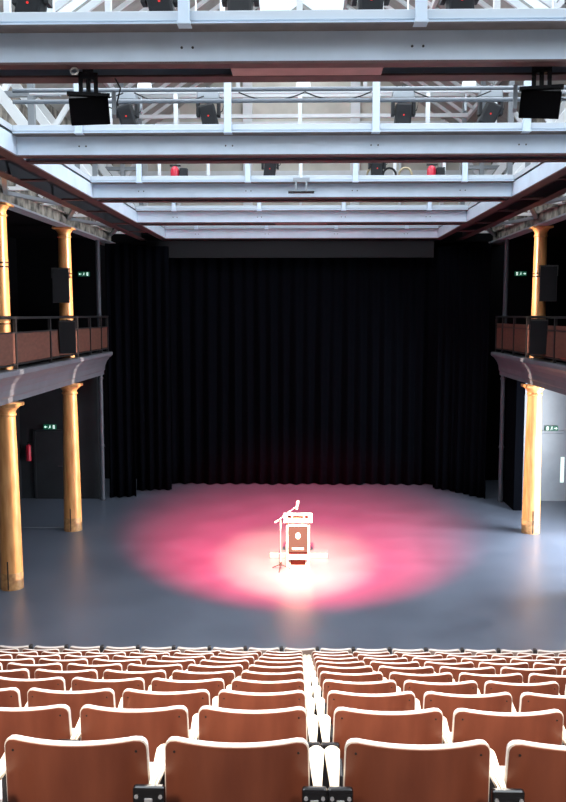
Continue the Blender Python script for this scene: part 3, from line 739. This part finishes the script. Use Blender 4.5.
for k in range(3):
    a = k*2*math.pi/3+0.4; b.cyl((0, 0, 0.12), (0.22*math.cos(a), 0.22*math.sin(a), 0.012), 0.010, n=8)
b.build('tripod_base', M['lblack'], mc); MB().cyl((0, 0, 0.09), (0, 0, 0.17), 0.028, n=12).build('hub', M['lblack'], mc)
MB().cyl((0, 0, 0.1), (0, 0, 0.86), 0.011, n=10).build('lower_tube', M['greymetal'], mc); MB().cyl((0, 0, 0.84), (0, 0, 1.13), 0.010, n=10).build('upper_tube', M['mic'], mc)
d = Vector((0.46, 0, 0.36)).normalized(); j = Vector((0, 0, 1.13))
MB().cyl(j-d*0.13, j+d*0.42, 0.008, n=10).build('boom_arm', M['mic'], mc)
MB().cyl(j+d*0.2, j+d*0.26, 0.02, n=10).build('boom_clutch', M['mic'], mc)
MB().cyl(j-d*0.15, j-d*0.07, 0.018, n=10).build('counterweight', M['mic'], mc)
tip = j+d*0.44
mm = MB(); mm.cyl(tip+Vector((0.0, 0, -0.07)), tip+Vector((0.02, 0, 0.06)), 0.018, 0.024, n=12); mm.cyl(tip+Vector((0.02, 0, 0.06)), tip+Vector((0.026, 0, 0.12)), 0.032, 0.024, n=12); mm.build('microphone', M['mic'], mc)
o = MB().box(-0.70, 0.62, 18.75, 19.05, 0, 0.13, 0.01).build('low_platform', M['floor']); tag(o, 'low grey platform box on the floor behind the lectern', 'platform')

# ------------------------------------------------------------------ light
def area(name, loc, rot, sx, sy, power, color, spread=None):
    l = bpy.data.lights.new(name, 'AREA'); l.shape = 'RECTANGLE'; l.size = sx; l.size_y = sy; l.energy = power; l.color = color
    if spread: l.spread = spread
    o = bpy.data.objects.new(name, l); COL.objects.link(o); o.location = loc; o.rotation_euler = rot; return o
def spot(name, loc, target, power, color, size, blend, rad=0.1):
    l = bpy.data.lights.new(name, 'SPOT'); l.energy = power; l.color = color; l.spot_size = R(size); l.spot_blend = blend; l.shadow_soft_size = rad
    o = bpy.data.objects.new(name, l); COL.objects.link(o); o.location = loc
    o.rotation_euler = (Vector(target)-Vector(loc)).to_track_quat('-Z', 'Y').to_euler(); return o
sl = math.atan(0.69)
for sgn in (-1, 1):
    area('skylight', (sgn*3.1, 9.4, roofz(3.1)-0.14), (0, sgn*sl, 0), 4.4, 17.6, 1250, (0.86, 0.93, 1.0))
for sgn in (-1, 1): area('ridge_fill', (sgn*0.62, 22.8, roofz(0.62)-0.08), (0, sgn*sl, 0), 1.1, 8.8, 130, (0.90, 0.95, 1.0))  # fill lights added under the ridge to brighten the gable boards
area('window_daylight', (XW-0.05, 19, 1.9), (0, -math.pi/2+math.pi, 0), 2.8, 3.8, 1400, (0.86, 0.93, 1.0))
spot('white_profile', (-0.06, 8.8, 7.7), (-0.1, 18.4, 0.0), 66000, (1.0, 0.85, 0.38), 19, 1.0, 0.10)
spot('pink_wash', (0.05, 11.2, 7.7), (0.03, 19.9, 0.0), 76000, (1.0, 0.035, 0.105), 44, 0.9, 0.15)
spot('seat_wash', (-1.5, 7.0, 7.6), (-1.2, 5.6, 2.0), 1500, (1.0, 0.88, 0.76), 120, 0.6, 0.4)
spot('seat_wash', (1.5, 7.0, 7.6), (1.2, 5.6, 2.0), 1500, (1.0, 0.88, 0.76), 120, 0.6, 0.4)
spot('house_light', (-2.0, -1.5, 8.5), (-1.0, 9.6, 1.0), 3000, (1.0, 0.80, 0.62), 44, 0.9, 0.6)
spot('house_light', (2.0, -1.5, 8.5), (1.0, 9.6, 1.0), 3000, (1.0, 0.80, 0.62), 44, 0.9, 0.6)
def shutter_spot(name, loc, target, power, color, half_w):
    # profile spotlight with its shutters closed to a tall narrow slot
    o = spot(name, loc, target, power, color, 60, 0.15, 0.02); l = o.data; l.use_nodes = True; nt = l.node_tree
    em = nt.nodes['Emission']; tc = nt.nodes.new('ShaderNodeTexCoord'); sp_ = nt.nodes.new('ShaderNodeSeparateXYZ')
    nt.links.new(tc.outputs['Normal'], sp_.inputs[0])
    dv = nt.nodes.new('ShaderNodeMath'); dv.operation = 'DIVIDE'; nt.links.new(sp_.outputs['X'], dv.inputs[0]); nt.links.new(sp_.outputs['Z'], dv.inputs[1])
    ab = nt.nodes.new('ShaderNodeMath'); ab.operation = 'ABSOLUTE'; nt.links.new(dv.outputs[0], ab.inputs[0])
    mr = nt.nodes.new('ShaderNodeMapRange'); mr.inputs['From Min'].default_value = half_w*0.85; mr.inputs['From Max'].default_value = half_w*1.15
    mr.inputs['To Min'].default_value = 1; mr.inputs['To Max'].default_value = 0; nt.links.new(ab.outputs[0], mr.inputs['Value'])
    dy = nt.nodes.new('ShaderNodeMath'); dy.operation = 'DIVIDE'; nt.links.new(sp_.outputs['Y'], dy.inputs[0]); nt.links.new(sp_.outputs['Z'], dy.inputs[1])
    # top and bottom shutters, from the column foot to just under its upper capital
    d3 = Vector(target)-Vector(loc); hd = math.hypot(d3.x, d3.y); el = math.atan2(d3.z, hd)
    lo = math.tan(math.atan2(0.05-loc[2], hd)-el); hi = math.tan(math.atan2(7.62-loc[2], hd)-el)
    sg = -1.0
    m1 = nt.nodes.new('ShaderNodeMath'); m1.operation = 'MULTIPLY'; m1.inputs[1].default_value = sg; nt.links.new(dy.outputs[0], m1.inputs[0])
    g1 = nt.nodes.new('ShaderNodeMath'); g1.operation = 'GREATER_THAN'; g1.inputs[1].default_value = lo; nt.links.new(m1.outputs[0], g1.inputs[0])
    g2 = nt.nodes.new('ShaderNodeMath'); g2.operation = 'LESS_THAN'; g2.inputs[1].default_value = hi; nt.links.new(m1.outputs[0], g2.inputs[0])
    p1 = nt.nodes.new('ShaderNodeMath'); p1.operation = 'MULTIPLY'; nt.links.new(g1.outputs[0], p1.inputs[0]); nt.links.new(g2.outputs[0], p1.inputs[1])
    p2 = nt.nodes.new('ShaderNodeMath'); p2.operation = 'MULTIPLY'; nt.links.new(p1.outputs[0], p2.inputs[0]); nt.links.new(mr.outputs['Result'], p2.inputs[1])
    nt.links.new(p2.outputs[0], em.inputs['Strength'])
for sx, y, pw in ((-1, 16.58, 9000), (-1, 21.2, 10000), (1, 16.58, 9000), (1, 21.2, 9000)):
    src = Vector((sx*-4.0, y-2.6, 7.6)); tg = Vector((sx*5.82, y, 3.9)); dd = (tg-src).length
    shutter_spot('column_profile', src, tg, pw*1.25, (1.0, 0.80, 0.66), 0.12/dd)
W = bpy.data.worlds.new('daylight'); S.world = W; W.use_nodes = True
bg = W.node_tree.nodes['Background']; bg.inputs['Color'].default_value = (0.82, 0.91, 1.0, 1); bg.inputs['Strength'].default_value = 1.6
S.view_settings.view_transform = 'Standard'; S.view_settings.look = 'None'; S.view_settings.gamma = 1; S.view_settings.exposure = 0.0
S.view_settings.use_curve_mapping = False
